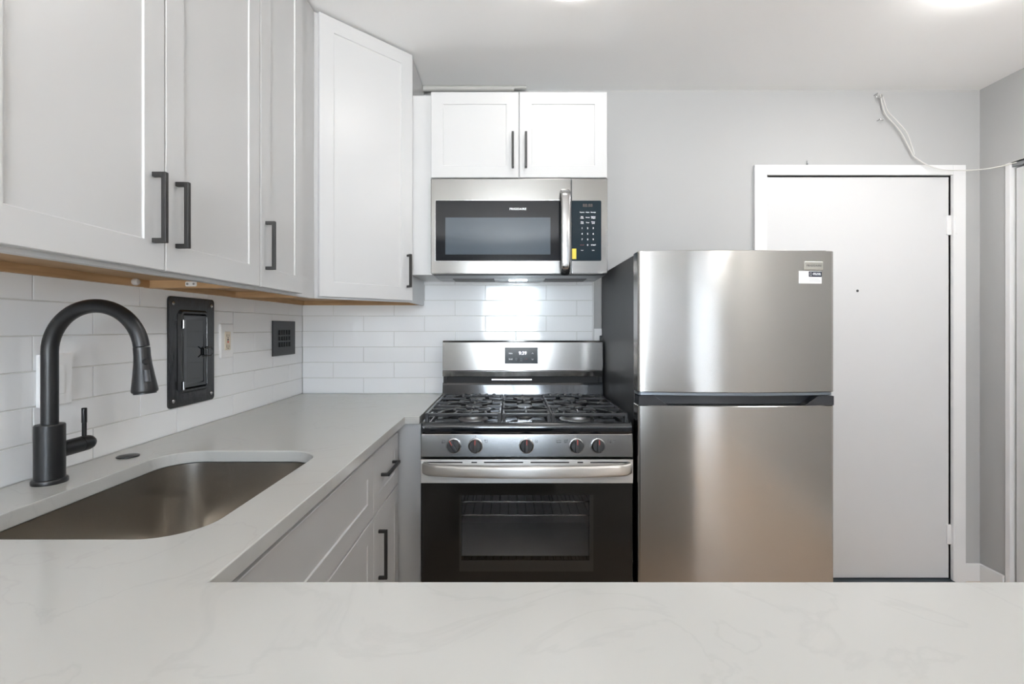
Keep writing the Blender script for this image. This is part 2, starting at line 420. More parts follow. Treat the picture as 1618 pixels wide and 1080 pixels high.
def tiles(name, F, u0, u1, v1, ju, odd, label):
    b = MB(F); g = .0012; r = 0
    b.box(u0, u1, TZ0 - .02, v1, 0, .0052)
    while TZ0 + r * TP < v1 - .004:
        z0, z1 = TZ0 + r * TP + g, min(TZ0 + (r + 1) * TP - g, v1)
        j = ju + (TL / 2 if (r % 2) != odd else 0)
        k0 = math.floor((u0 - j) / TL)
        for k in range(k0, k0 + 40):
            a, c = max(j + k * TL + g, u0), min(j + (k + 1) * TL - g, u1)
            if c - a < .004: continue
            t = bmesh.new(); bmesh.ops.create_cube(t, size=1.0)
            for v in t.verts: v.co = Vector((v.co.x * (c - a), v.co.y * (z1 - z0), v.co.z * .006))
            bmesh.ops.bevel(t, geom=[e for e in t.edges if all(v.co.z > 0 for v in e.verts)], offset=.0013, segments=2, affect='EDGES', profile=.5)
            X = Matrix.Translation(((a + c) / 2, (z0 + z1) / 2, .0046)) @ Matrix.Rotation(random.gauss(0, .0003), 4, 'X') @ Matrix.Rotation(random.gauss(0, .0003), 4, 'Y')
            b.merge(t, X)
            if a >= u1: break
        r += 1
    o = b.build(name, M_tile, smooth=30)
    o.data.materials.append(M_grout)
    for p in o.data.polygons[:6]: p.material_index = 1
    return struct(o, label, 'backsplash')


tiles('trim_4', FL(LEFT + .0002), -.20, 2.4245, 1.405, 1.0555, 1, 'white subway tile backsplash on the left wall')
tiles('trim_5', FB(BACK - .0002), -1.040, .412, 1.512, .0286, 1, 'white subway tile backsplash behind the range')
b = MB(FB(BACK)); b.box(.4125, .419, .92, 1.512, 0, .010, bev=.002); struct(b.build('trim_6', M_trim), 'white edge strip ending the tiles', 'trim')


# ------------------------------------------------------------------ cabinet helpers
def pull(b, F, along, cx, cy, z, L, s=.0095, stand=.028):
    """square bar pull: bar with two posts, L overall, z = surface it is screwed to."""
    b.M = F; h = L / 2; e = s / 2
    if along == 'y':
        b.box(cx - e, cx + e, cy - h, cy + h, z + stand - s, z + stand, bev=.0012)
        for t in (cy - h + e, cy + h - e): b.box(cx - e, cx + e, t - e, t + e, z, z + stand - s + .001, bev=.0008)
    else:
        b.box(cx - h, cx + h, cy - e, cy + e, z + stand - s, z + stand, bev=.0012)
        for t in (cx - h + e, cx + h - e): b.box(t - e, t + e, cy - e, cy + e, z, z + stand - s + .001, bev=.0008)


def front(root, name, F, x0, x1, y0, y1, hz=None, rail=.056, T=.019):
    b = MB(F); b.shaker(x0, x1, y0, y1, .0005, T, rail); o = b.build(name, M_cab, root)
    if hz:
        h = MB(); pull(h, F, hz[0], hz[1], hz[2], T, hz[3]); h.build('handle', M_pull, o)
    return o


UB, UT = 1.380, 2.455                           # upper cabinets: bottom and top
UX = -.736                                      # face-frame plane of the left uppers
FU = FL(UX)
HB = 1.509


def upper(label, y0, y1, doors, bracket=None):
    root = thing('wall_cabinet', label, 'cabinet', (UX, (y0 + y1) / 2, UB))
    b = MB(); x0 = LEFT + .008; g = .0006
    b.box(x0, UX - .019, y0 + g, y1 - g, UB + .026, UT); b.box(UX - .019, UX, y0 + g, y1 - g, UB - .002, UT, bev=.001)
    b.build('carcass', M_cab, root)
    b = MB(); b.box(x0, UX - .0195, y0 + .016, y1 - .016, UB + .022, UB + .0262)
    for a, c in ((y0 + g, y0 + .016), (y1 - .016, y1 - g)): b.box(x0, UX - .0195, a, c, UB + .001, UB + .0262)
    b.box(x0, x0 + .016, y0 + .016, y1 - .016, UB + .002, UB + .0225)
    b.build('bottom_panel', M_wood, root)
    for (a, c, hx) in doors: front(root, 'door', FU, a, c, UB + .006, UT - .004, ('y', hx, HB, .142))
    if bracket:
        b = MB(FB(bracket[1])); xx = bracket[0]
        plate(b, xx - .016, xx + .016, UB + .005, UB + .019, 0, .002, .004, .0006)
        o = b.build('bracket', M_white, root)
        b = MB(FB(bracket[1]))
        for k in (-.009, .009): b.lathe([(.003, 0), (.0032, .0012), (.0015, .002)], (xx + k, UB + .012, .002), (0, 0, 1), 12)
        b.build('screw', M_grey, o)
        b = MB(); b.lathe([(.0085, 0), (.0095, .002), (.0095, .010), (.007, .014), (.0005, .015)], (x0 + .0162, 1.316, UB + .0125), (1, 0, 0), 24)
        b.build('plastic_cap', mat('translucent_plastic', (.55, .52, .50), .15), root)
    return root


upper('white two-door wall cabinet nearest the viewer, above the sink faucet', .625, 1.390, [(.628, 1.0055, .973), (1.0085, 1.3885, 1.041)], bracket=(-.905, 1.3738))
upper('narrow white single-door wall cabinet beside the corner cabinet', 1.390, 1.818, [(1.3925, 1.672, 1.4225)])

# diagonal corner cabinet
root = thing('corner_cabinet', 'tall white diagonal corner wall cabinet left of the microwave', 'cabinet', (-.75, 2.12, UB))
x0, yb = LEFT + .008, BACK - .009
pts = [(x0, yb), (-.430, yb), (-.430, 2.125), (UX, 1.819), (x0, 1.819)]
b = MB(); b.prism(pts, UB + .026, UT); b.prism([(-.446, yb), (-.430, yb), (-.430, 2.125), (-.446, 2.140)], UB - .001, UB + .0262)
b.prism([(-.430, 2.125), (UX, 1.819), (UX - .012, 1.833), (-.4415, 2.138)], UB - .001, UB + .0262)
b.build('carcass', M_cab, root)
ins = [(x0, yb), (-.4465, yb), (-.4465, 2.1345), (UX - .013, 1.8345), (UX - .013, 1.8195), (x0, 1.8195)]
b = MB(); b.prism(ins, UB + .022, UB + .0259); b.prism([(x0, yb), (-.4465, yb), (-.4465, yb - .016), (x0, yb - .016)], UB + .001, UB + .0225)
b.prism([(x0, yb - .0165), (x0 + .016, yb - .0165), (x0 + .016, 1.82), (x0, 1.82)], UB + .001, UB + .0225)
b.build('bottom_panel', M_wood, root)
FD = frame((UX, 1.819, 0), (1, -1, 0)); LD = math.hypot(.306, .306)
front(root, 'door', FD, .012, LD - .010, UB + .006, UT - .002, ('y', LD - .036, HB + .003, .142))

# cabinet over the microwave
MX0, MX1 = -.3415, .4185
root = thing('wall_cabinet', 'short white two-door wall cabinet above the microwave', 'cabinet', (.0385, 2.11, 1.915))
b = MB(); b.box(MX0 + .001, MX1 - .001, 2.1095, BACK - .001, 1.9125, 2.284, bev=.001); b.build('carcass', M_cab, root)
FM = FB(2.1092)
front(root, 'door', FM, MX0, .0365, 1.916, 2.286, ('y', .0115, 2.031, .150), rail=.052)
front(root, 'door', FM, .0405, MX1, 1.916, 2.286, ('y', .0680, 2.031, .150), rail=.052)
b = MB(); b.box(-.4285, MX0 - .0005, 2.120, BACK - .009, 1.4995, 2.284, bev=.001)
tag(b.build('filler_panel', M_cab), 'plain white filler box between corner cabinet and microwave', 'panel')

# ------------------------------------------------------------------ base cabinets
CT, SL = .940, .030                              # counter top height, slab thickness
BX = -.4375                                      # face-frame plane of the left base run
FBx = FL(BX)


def base_box(root, x0, x1, y0, y1, z0=.10, z1=CT - SL - .001, toe=True):
    """open-topped hollow carcass"""
    b = MB(); t = .016
    b.box(x0, x1, y0, y0 + t, z0, z1); b.box(x0, x1, y1 - t, y1, z0, z1); b.box(x0, x0 + t, y0 + t, y1 - t, z0, z1)
    b.box(x0 + t, x1, y0 + t, y1 - t, z0, z0 + t); b.box(x1 - .019, x1, y0 + t, y1 - t, z1 - .035, z1); b.box(x1 - .019, x1, y0 + t, y1 - t, z0 + t, z0 + .05)
    b.box(x0, x1 - .07, y0, y1, 0, z0)
    return b.build('carcass', M_cab, root)


bx0 = LEFT + .002
root = thing('base_cabinet', 'white sink base cabinet with wide false drawer front', 'cabinet', (BX, 1.05, 0))
base_box(root, bx0, BX, .622, 1.4835)
front(root, 'drawer_front', FBx, .626, 1.4825, .690, .878)
front(root, 'door', FBx, .626, 1.053, .12, .684, ('y', 1.02, .547, .157))
front(root, 'door', FBx, 1.056, 1.4825, .12, .684, ('y', 1.09, .547, .157))
root = thing('base_cabinet', 'narrow white base cabinet with one drawer, left of the range', 'cabinet', (BX, 1.65, 0))
base_box(root, bx0, BX, 1.4845, 1.822)
front(root, 'drawer', FBx, 1.4865, 1.810, .690, .878, ('x', 1.646, .792, .160), rail=.05)
front(root, 'door', FBx, 1.4865, 1.810, .12, .684, ('y', 1.5405, .547, .157), rail=.05)
root = thing('base_cabinet', 'blank white corner base unit touching the range side', 'cabinet', (-.6, 2.1, 0))
b = MB(); b.box(bx0, -.3365, 1.8265, BACK - .001, .0, CT - SL - .001, bev=.001); b.build('carcass', M_cab, root)
b = MB(); b.box(-.4175, -.3365, 1.8235, 1.8262, .0, CT - SL - .0015); b.build('filler_strip', M_cab, root)
# under the near counter (seen in reflections)
PY = .585
root = thing('base_cabinet', 'white base cabinet under the near counter, right end', 'cabinet', (.6, .3, 0))
b = MB(); b.box(.265, .93, .0, PY, .0, CT - SL - .001, bev=.001); b.build('carcass', M_cab, root)
FP = frame((0, PY + .0005, 0), (0, 1, 0))
front(root, 'door', FP, -.928, -.600, .12, .90, ('y', -.63, .75, .157)); front(root, 'door', FP, -.596, -.267, .12, .90, ('y', -.30, .75, .157))
root = thing('base_cabinet', 'blind white base corner under the near counter', 'cabinet', (-.7, .3, 0))
b = MB(); b.box(bx0, -.355, .0, PY, .0, CT - SL - .001, bev=.001); b.build('carcass', M_cab, root)
root = thing('dishwasher', 'black dishwasher under the near counter', 'dishwasher', (-.045, .3, 0))
b = MB(); b.box(-.350, .260, .02, PY - .02, .10, CT - SL - .004, bev=.002); b.build('tub', M_plast, root)
b = MB(); b.box(-.348, .258, PY - .0195, PY + .012, .12, .80, bev=.003); b.build('door', M_enamel, root)
b = MB(); b.box(-.348, .258, PY - .0195, PY + .012, .803, CT - SL - .004, bev=.003); b.build('control_panel', M_plast, root)

# ------------------------------------------------------------------ quartz counter with sink cut-out
SX0, SX1, SY0, SY1, SR = -.893, -.497, .751, 1.290, .088
t = bmesh.new()
outer = [(LEFT + .0085, -.05), (.95, -.05), (.95, .6254), (-.390, .6254), (-.390, 1.796), (-.3355, 1.796), (-.3355, BACK - .0125), (LEFT + .0085, BACK - .0125)]
hole = [(p[0], p[1]) for p in rrect((SX0 + SX1) / 2, (SY0 + SY1) / 2, (SX1 - SX0) / 2, (SY1 - SY0) / 2, SR, 0, 12)]
edges = []
for loop in (outer, hole):
    vs = [t.verts.new((p[0], p[1], CT)) for p in loop]
    edges += [t.edges.new((vs[i], vs[(i + 1) % len(vs)])) for i in range(len(vs))]
bmesh.ops.triangle_fill(t, use_beauty=True, use_dissolve=False, edges=edges)
ex = bmesh.ops.extrude_face_region(t, geom=t.faces[:])
bmesh.ops.translate(t, verts=[v for v in ex['geom'] if isinstance(v, bmesh.types.BMVert)], vec=(0, 0, -SL))
bmesh.ops.recalc_face_normals(t, faces=t.faces[:])
b = MB(); b.merge(t); counter = b.build('countertop', M_quartz, smooth=30)
tag(counter, 'white quartz countertop wrapping the sink and the near foreground', 'countertop')
bv = counter.modifiers.new('eased_edges', 'BEVEL'); bv.width = .0022; bv.segments = 2; bv.limit_method = 'ANGLE'; bv.angle_limit = math.radians(60)
counter.modifiers.move(1, 0)

# sink
cx, cy, hx, hy = (SX0 + SX1) / 2, (SY0 + SY1) / 2, (SX1 - SX0) / 2, (SY1 - SY0) / 2
zt = CT - SL - .0012
root = thing('kitchen_sink', 'undermount stainless steel sink bowl set in the counter', 'sink', (cx, cy, zt))
L = [rrect(cx, cy, hx + .022, hy + .022, SR + .022, zt - .002, 14), rrect(cx, cy, hx + .022, hy + .022, SR + .022, zt, 14), rrect(cx, cy, hx + .001, hy + .001, SR, zt, 14)]
for k in range(1, 4): L.append(rrect(cx, cy, hx - .004 * k / 3, hy - .004 * k / 3, SR - .003, zt - .004 - .176 * k / 3, 14))
for k in range(1, 6):
    a = PI / 2 * k / 5; q = .022 * (1 - math.cos(a)) + .004
    L.append(rrect(cx, cy, hx - q, hy - q, SR - q * .8, zt - .180 - .022 * math.sin(a), 14))
n_in = len(L)
L.append(rrect(cx, cy, .06, .06, .0595, zt - .206, 14))
O = [[(p[0] * 1.0 + (p[0] - cx) * .012, p[1] + (p[1] - cy) * .012, p[2] - .003) for p in l] for l in reversed(L[2:])]
b = MB(); b.rings(L + O, cap0=False, cap1=False); b.build('bowl', M_sink, root, smooth=50)
b = MB(); b.lathe([(.0, -.004), (.030, -.004), (.036, .0), (.050, .0015), (.056, .0), (.062, -.002), (.062, -.006), (.0, -.008)], (cx, cy, zt - .2045), (0, 0, 1), 40, caps=False)
b.build('drain', M_chrome, root)
b = MB(); b.lathe([(.0005, .004), (.020, .004), (.026, .001), (.026, -.002), (.0005, -.002)], (cx, cy, zt - .2045), (0, 0, 1), 32); b.build('strainer', M_grey, root)

# faucet
fx, fy = -.9755, 1.026
root = thing('faucet', 'matte black pull-down gooseneck faucet beside the sink', 'faucet', (fx, fy, CT))
b = MB(); b.lathe([(.0300, 0), (.0305, .002), (.0305, .007), (.0290, .0095), (.0258, .0105), (.0258, .121), (.0245, .1235), (.016, .124)], (fx, fy, CT), (0, 0, 1), 48); b.build('body', M_matte, root)
rA, zc = .0975, 1.2165
path = [(fx, fy, CT + .1235), (fx, fy, 1.13), (fx, fy, 1.18)] + [(fx + rA - rA * math.cos(a), fy, zc + rA * math.sin(a)) for a in [PI * k / 28 for k in range(0, 28)]]
b = MB(); b.tube(path, .0147, 28, up=(0, 1, 0)); b.build('spout', M_matte, root, smooth=60)
p0 = Vector((fx + 2 * rA - .0005, fy, zc + .010)); dv = Vector((.075, 0, -.99)).normalized()
b = MB(); b.lathe([(.0147, 0), (.0152, .001), (.0152, .018), (.0165, .036), (.0195, .060), (.0232, .085), (.0240, .092), (.0225, .0955), (.0205, .0955), (.0205, .0985), (.0005, .0985)], p0, dv, 40); hd = b.build('spray_head', M_matte, root)
b = MB(); q = p0 + dv * .030; side = Vector((.80, -.6, 0)).normalized()
b.cyl(q + side * .012, q + side * .0225, .0058, 20, .001); b.build('spray_switch', M_matte, hd)
b = MB(); q1 = p0 + dv * .048 + side * .0165; q2 = p0 + dv * .072 + side * .0205
b.tube([q1 + (q2 - q1) * k / 6 for k in range(7)], .0062, 14, up=(0, 1, 0)); b.build('spray_button', M_plast, hd)
b = MB(); hz = 1.0035
b.cyl((fx, fy + .020, hz), (fx, fy + .070, hz), .0172, 32); h = b.build('handle_barrel', M_matte, root)
b = MB(); b.lathe([(.0165, 0), (.0172, .001), (.0172, .018), (.0155, .026), (.0105, .033), (.004, .0365), (.0005, .037)], (fx, fy + .072, hz), (0, 1, 0), 32); b.build('handle_cap', M_matte, root)
b = MB(); b.cyl((fx, fy + .083, hz + .014), (fx, fy + .083, hz + .047), .0046, 16); b.cyl((fx, fy + .083, hz + .0465), (fx, fy + .083, hz + .081), .0053, 16, .001); b.build('lever', M_matte, root)
b = MB(); b.lathe([(.0240, 0), (.0245, .0012), (.0240, .003), (.018, .0045), (.0005, .005)], (-.9727, 1.232, CT), (0, 0, 1), 40)
tag(b.build('hole_cover', M_matte), 'small flat black disc cover on the counter behind the sink', 'cover')

# ------------------------------------------------------------------ left wall fittings
WX = -1.0398                                     # face of the left tiles
FW = FL(WX)
# electrical panel
y0, y1, z0, z1 = 1.467, 1.694, 1.020, 1.365
root = thing('breaker_panel', 'black painted electrical panel with hinged door on the tiles', 'electrical panel', (WX, 1.58, z0))
b = MB(FW); c0, c1 = (y0 + y1) / 2, (z0 + z1) / 2
def RR(i, z, r, n=8): return rrect(c0, c1, (y1 - y0) / 2 - i, (z1 - z0) / 2 - i, r, z, n)
b.rings([RR(0, 0, .012), RR(0, .004, .012), RR(.002, .0055, .011), RR(.040, .0055, .014), RR(.046, .0125, .014), RR(.052, .0125, .010), RR(.055, .004, .008)])
b.build('cover', mat('painted_black_panel', (.016, .017, .019), .22, bump=((60, 60, 25), .35, .002)), root, smooth=35)
b = MB(FW); dx0, dx1, dz0, dz1 = y0 + .056, y1 - .056, z0 + .056, z1 - .056
def RD(i, z): return [(dx0 + i, dz0 + i, z), (dx1 - i, dz0 + i, z), (dx1 - i, dz1 - i, z), (dx0 + i, dz1 - i, z)]
b.rings([RD(0, .0045), RD(0, .010), RD(.002, .0118), RD(.014, .0118), RD(.018, .0095)])
dr = b.build('door', mat('glossy_black_panel_door', (.007, .009, .011), .05, coat=0.35), root, smooth=35)
b = MB(FW)
xm, zm = dx1 - .006, 1.188
b.tube([(xm - .022, zm + .017, .016), (xm - .004, zm + .010, .019), (xm + .006, zm + .013, .019), (xm + .022, zm + .016, .016), (xm + .034, zm + .010, .0145), (xm + .037, zm, .0145), (xm + .034, zm - .010, .0145), (xm + .022, zm - .016, .016), (xm + .006, zm - .013, .019), (xm - .004, zm - .010, .019), (xm - .022, zm - .017, .016)], .0019, 8, up=(0, 0, 1))
b.tube([(xm - .001, zm + .012, .0195), (xm - .001, zm - .012, .0195)], .0024, 8, up=(0, 0, 1)); b.build('latch', M_matte, dr)
for zz in (1.086, 1.279):
    b = MB(FW); b.cyl((y0 + .0505, zz - .013, .0165), (y0 + .0505, zz + .013, .0165), .0036, 14); b.build('hinge_pin', M_chrome, root)
for (sy, sz) in ((y0 + .020, z0 + .022), (y1 - .018, z0 + .022), (y0 + .020, z1 - .022), (y1 - .018, z1 - .022)):
    b = MB(FW); b.lathe([(.0062, 0), (.0062, .001), (.0035, .0032), (.0005, .0034)], (sy, sz, .0053), (0, 0, 1), 18); b.build('screw', M_chrome, root)
# duplex GFCI outlet
root = thing('wall_outlet', 'white wall outlet with ivory receptacle beside the black panel', 'outlet', (WX, 1.768, 1.22))
b = MB(FW); plate(b, 1.729, 1.808, 1.158, 1.283, 0, .007, .004, .003); b.build('cover_plate', M_white, root)
b = MB(FW); plate(b, 1.7515, 1.7855, 1.187, 1.254, .0066, .0095, .003, .001); rec = b.build('receptacle', M_ivory, root)
for cz in (1.201, 1.240):
    b = MB(FW); b.box(1.7605, 1.7625, cz - .005, cz + .005, .0094, .0097); b.box(1.7735, 1.7755, cz - .004, cz + .004, .0094, .0097); b.cyl((1.7685, cz - .008, .0094), (1.7685, cz - .008, .0097), .0025, 10)
    b.build('socket', M_darkp, rec)
for zz, mm in ((1.2245, M_darkp), (1.2165, M_redp)):
    b = MB(FW); b.box(1.7645, 1.7725, zz - .003, zz + .003, .0093, .0103, bev=.0006); b.build('test_button', mm, rec)
for zz in (1.170, 1.271):
    b = MB(FW); b.lathe([(.003, 0), (.0028, .001), (.0005, .0013)], (1.7685, zz, .0069), (0, 0, 1), 12); b.build('screw', M_white, root)
# switch plate behind the faucet
root = thing('light_switch', 'white switch plate half hidden behind the faucet neck', 'switch', (WX, 1.10, 1.15))
b = MB(FW); plate(b, 1.062, 1.142, 1.090, 1.209, 0, .009, .004, .003); b.build('cover_plate', M_white, root)
b = MB(FW); plate(b, 1.0855, 1.1185, 1.116, 1.183, .0086, .0115, .002, .001); b.build('rocker', M_white, root)
# black vent plate
root = thing('vent_plate', 'square black vent plate with a grid of small openings', 'vent', (WX, 2.22, 1.22))
b = MB(FW); a0, a1, e0, e1 = 2.112, 2.328, 1.143, 1.299; h0, h1, k0, k1 = 2.158, 2.276, 1.181, 1.258
T = .006
b.box(a0, h0, e0, e1, 0, T); b.box(h1, a1, e0, e1, 0, T); b.box(h0, h1, e0, k0, 0, T); b.box(h0, h1, k1, e1, 0, T)
for i in range(1, 5): u = h0 + (h1 - h0) * i / 5; b.box(u - .0035, u + .0035, k0, k1, .002, T)
for i in range(1, 3): v = k0 + (k1 - k0) * i / 3; b.box(h0, h1, v - .0035, v + .0035, .002, T - .0003)
b.build('grille', mat('black_vent_plastic', (.030, .031, .034), .45), root, smooth=0)
b = MB(FW); b.box(h0, h1, k0, k1, .0002, .0012); b.build('dark_backing', M_black, root, smooth=0)  # black sheet in place of the darkness behind the holes
# outlet by the fridge
root = thing('wall_outlet', 'white outlet plate in the gap between range and fridge', 'outlet', (.456, BACK, 1.23))
b = MB(FB(BACK)); plate(b, .421, .494, 1.168, 1.264, 0, .006, .003, .002); b.build('cover_plate', M_white, root)
b = MB(FB(BACK)); plate(b, .4475, .4675, 1.198, 1.230, .0058, .028, .004, .003); b.build('plug', M_matte, root)
# ------------------------------------------------------------------ range
RX0, RX1, RY = -.3195, .4400, 1.7365
root = thing('gas_range', 'stainless gas range with five burners and black oven door', 'stove', (.06, 2.08, 0))
b = MB(); ry0 = 1.775
b.box(RX0 + .004, RX0 + .03, ry0, 2.415, .06, .905); b.box(RX1 - .03, RX1 - .004, ry0, 2.415, .06, .905); b.box(RX0 + .03, RX1 - .03, 2.36, 2.415, .06, .905)
b.box(RX0 + .03, RX1 - .03, ry0, 2.36, .06, .20); b.box(RX0 + .03, RX1 - .03, ry0, 2.36, .78, .80)
b.build('body', M_plast, root, smooth=0)
b = MB(); i0, i1, j0, j1, k0, k1 = -.235, .355, 1.776, 2.25, .36, .72; tt = .006
b.box(i0, i0 + tt, j0, j1, k0, k1); b.box(i1 - tt, i1, j0, j1, k0, k1); b.box(i0 + tt, i1 - tt, j0, j1, k0, k0 + tt); b.box(i0 + tt, i1 - tt, j0, j1, k1 - tt, k1); b.box(i0 + tt, i1 - tt, j1 - tt, j1, k0 + tt, k1 - tt)
cav = b.build('oven_cavity', M_enint, root, smooth=0)
for zr in (.622, .572):
    b = MB(); fr = 1.80
    b.cyl((i0 + .008, fr, zr), (i1 - .008, fr, zr), .0032, 10); b.cyl((i0 + .008, 2.2, zr), (i1 - .008, 2.2, zr), .0032, 10)
    for k in range(17): xx = i0 + .03 + k * (i1 - i0 - .06) / 16; b.cyl((xx, fr, zr + .004), (xx, 2.2, zr + .004), .0019, 8)
    b.build('oven_rack', M_chrome, cav)
# cooktop: shallow pan with a rolled front lip
b = MB(); prof = []
for (y, z) in ((1.742, .888), (1.7375, .898), (1.738, .912), (1.742, .921), (1.750, .926), (1.760, .9265), (1.772, .922), (1.790, .918), (2.30, .918), (2.30, .888)): prof.append((y, z))
b.prism(prof, RX0 + .012, RX1 - .012, axis='x')
for s in (0, 1):
    xa, xb = (RX0, RX0 + .0119) if s == 0 else (RX1 - .0119, RX1)
    b.prism([(1.748, .888), (1.7445, .900), (1.746, .914), (1.752, .922), (1.762, .9275), (2.30, .9275), (2.30, .888)], xa, xb, axis='x', bev=.002)
b.build('cooktop', M_enamel, root, smooth=50)
# backguard
b = MB(); g0, g1 = RX0 - .005, RX1 + .006
b.prism([(2.326, 1.064), (2.328, 1.198), (2.334, 1.206), (2.405, 1.206), (2.405, 1.034), (2.3262, 1.034), (2.322, 1.0605)], g0, g1, axis='x', bev=.0015); bg = b.build('backguard', M_steel, root, smooth=25)
b = MB(); b.box(g0 + .004, g1 - .004, 2.340, 2.405, .995, 1.0335); b.box(g0 + .004, g0 + .02, 2.326, 2.34, 1.004, 1.0335); b.box(g1 - .02, g1 - .004, 2.326, 2.34, 1.004, 1.0335); b.build('vent_gap', M_black, root, smooth=0)
b = MB(); b.box(-.09, .105, 2.329, 2.3395, 1.014, 1.022, bev=.001); b.build('vent_bar', M_chrome, root)
b = MB(); b.prism([(2.318, .9185), (2.326, .994), (2.330, 1.004), (2.34, 1.004), (2.405, .994), (2.405, .889), (2.301, .889), (2.301, .9185)], g0, g1, axis='x', bev=.001); b.build('rear_riser', M_enamel, root, smooth=40)
FG = FB(2.3278)
b = MB(FG); plate(b, -.0255, .1335, 1.096, 1.1745, .0, .0025, .002, .001); dp = b.build('display_panel', M_keypad, bg)
b = MB(FG); text(b, '9:39', .0605, 1.146, .0026, .0225, bold=.0002); b.build('clock_digits', M_clock, dp)
for s, xx, zz in (('Bake', .0025, 1.1455), ('Broil', .0025, 1.1175)):
    b = MB(FG); text(b, s, xx, zz, .0026, .0095, bold=.0003); b.build('key_label', M_print, dp)
for sg, zz in ((1, 1.146), (-1, 1.1165)):
    b = MB(FG); b.tube([(.1035, zz - .0035 * sg, .0027), (.108, zz + .0035 * sg, .0027), (.1125, zz - .0035 * sg, .0027)], .0009, 6, up=(0, 0, 1)); b.build('arrow_key', M_print, dp)
b = MB(FG); b.tube([(.0295 + .0042 * math.cos(a), 1.1185 + .0042 * math.sin(a), .0027) for a in [2 * PI * k / 16 for k in range(16)]], .0006, 6, up=(0, 0, 1), closed=True)
b.box(.0282, .0308, 1.111, 1.1136, .0025, .0029); b.tube([(.053 + .005 * math.cos(a), 1.1175 + .005 * math.sin(a), .0027) for a in [2 * PI * k / 16 for k in range(16)]], .0006, 6, up=(0, 0, 1), closed=True)
b.tube([(.053, 1.1175, .0027), (.053, 1.121, .0027)], .0006, 6, up=(1, 0, 0)); b.box(.047, .0595, 1.1085, 1.1098, .0025, .0029); b.build('dim_legend', M_dim, dp)
b = MB(FG); text(b, 'OFF', .0765, 1.118, .0026, .008); b.build('off_legend', M_dimred, dp)
# control strip and knobs
b = MB(); b.prism([(1.7325, .806), (1.7412, .884), (1.7438, .887), (1.80, .887), (1.80, .806)], RX0, RX1, axis='x', bev=.0012); cp = b.build('control_panel', M_steel, root)
FC = Matrix.Translation((0, 1.7325 + .00435, .845)) @ Matrix.Rotation(-math.atan2(.0087, .078), 4, 'X') @ Matrix.Translation((0, 0, -.845)) @ FB(0)
KN = ((-.2018, 32), (-.1240, 0), (.0590, 0), (.2380, 0), (.3150, 0))
for kx, rot in KN:
    kz = .845; Mk = FC @ Matrix.Translation((kx, kz, 0)) @ Matrix.Rotation(math.radians(rot), 4, 'Z')
    b = MB(Mk); b.lathe([(.0268, 0), (.0268, .003), (.0255, .0045), (.0235, .005)], (0, 0, 0), (0, 0, 1), 40); sk = b.build('knob_skirt', M_chrome, root)
    b = MB(Mk); b.lathe([(.0238, .0048), (.0238, .010), (.0215, .020), (.0200, .0225), (.0005, .0228)], (0, 0, 0), (0, 0, 1), 40)
    b.box(-.0068, .0068, -.0215, .0228, .0200, .0330, bev=.0025); kb = b.build('knob', M_pull, root)
    b = MB(Mk); b.box(-.0011, .0011, .006, .0226, .0325, .0334); b.box(-.0011, .0011, .0222, .0232, .022, .033); b.build('pointer', M_redp, kb)
def icon(x, z, dx, dz):
    b = MB(FC); w_, h_ = .0052, .0048
    for p in ((x - w_, x + w_, z + h_ - .0008, z + h_), (x - w_, x + w_, z - h_, z - h_ + .0008), (x - w_, x - w_ + .0008, z - h_, z + h_), (x + w_ - .0008, x + w_, z - h_, z + h_)): b.box(p[0], p[1], p[2], p[3], 0, .0003)
    b.box(x + dx * w_ - .0013, x + dx * w_ + .0013, z + dz * h_ - .0013, z + dz * h_ + .0013, 0, .0004)
    b.build('burner_symbol', M_darkp, cp)
icon(-.2385, .8605, -1, -1); icon(-.0855, .8605, -1, 1); icon(.0945, .8605, 0, 0); icon(.2005, .8605, 1, 1); icon(.3560, .8605, 1, -1)
for (kx, rot) in KN:
    b = MB(FC); b.box(kx - .0005, kx + .0005, .8745, .8815, 0, .0003); b.build('knob_mark', M_darkp, cp)
b = MB(FC); text(b, 'Simmer\nBurner', .184, .8605, 0, .0062, 'RIGHT'); b.build('burner_label', M_darkp, cp)
b = MB(FC); text(b, 'Quick\nBoil', .3655, .8605, 0, .0062, 'LEFT'); b.build('burner_label', M_darkp, cp)
# oven door
dy = 1.7345
od = MB(); DT, DB_, GW = .7965, .205, .711
od.box(RX0 - .001, RX1 + .001, dy, 1.774, GW, DT, bev=.002)
door = od.build('oven_door', M_band, root)
b = MB(FB(dy))
for a, c in ((-.309, -.170), (-.139, -.118), (-.094, .047), (.073, .212), (.241, .262), (.287, .427)): b.rings([rrect((a + c) / 2, .786, (c - a) / 2, .0022, .002, z, 4) for z in (-.004, .0006)])
b.build('vent_slot', M_black, door)
wx0, wx1, wz0, wz1 = -.1746, .285, .435, .668
b = MB(FB(dy + .002)); X0, X1 = RX0 + .001, RX1 - .001
b.box(X0, wx0, DB_, GW - .001, -.034, 0); b.box(wx1, X1, DB_, GW - .001, -.034, 0); b.box(wx0, wx1, wz1, GW - .001, -.034, 0); b.box(wx0, wx1, DB_, wz0, -.034, 0)
b.build('door_glass', M_glassblk, door, smooth=0)
b = MB(FB(dy + .002)); b.box(wx0, wx1, wz0, wz1, -.004, -.0002); b.build('oven_window', M_owin, door, smooth=0)
b = MB(FB(dy + .002))
for p in ((wx0 - .008, wx0, wz0 - .04, wz1 + .001), (wx1, wx1 + .0135, wz0 - .04, wz1 + .001), (wx0, wx1, wz0 - .04, wz0)): b.box(*p, 0, .0004)
b.build('window_border', mat('dark_glass_border', (.032, .031, .029), .03), door, smooth=0)
hp = []; n = 30
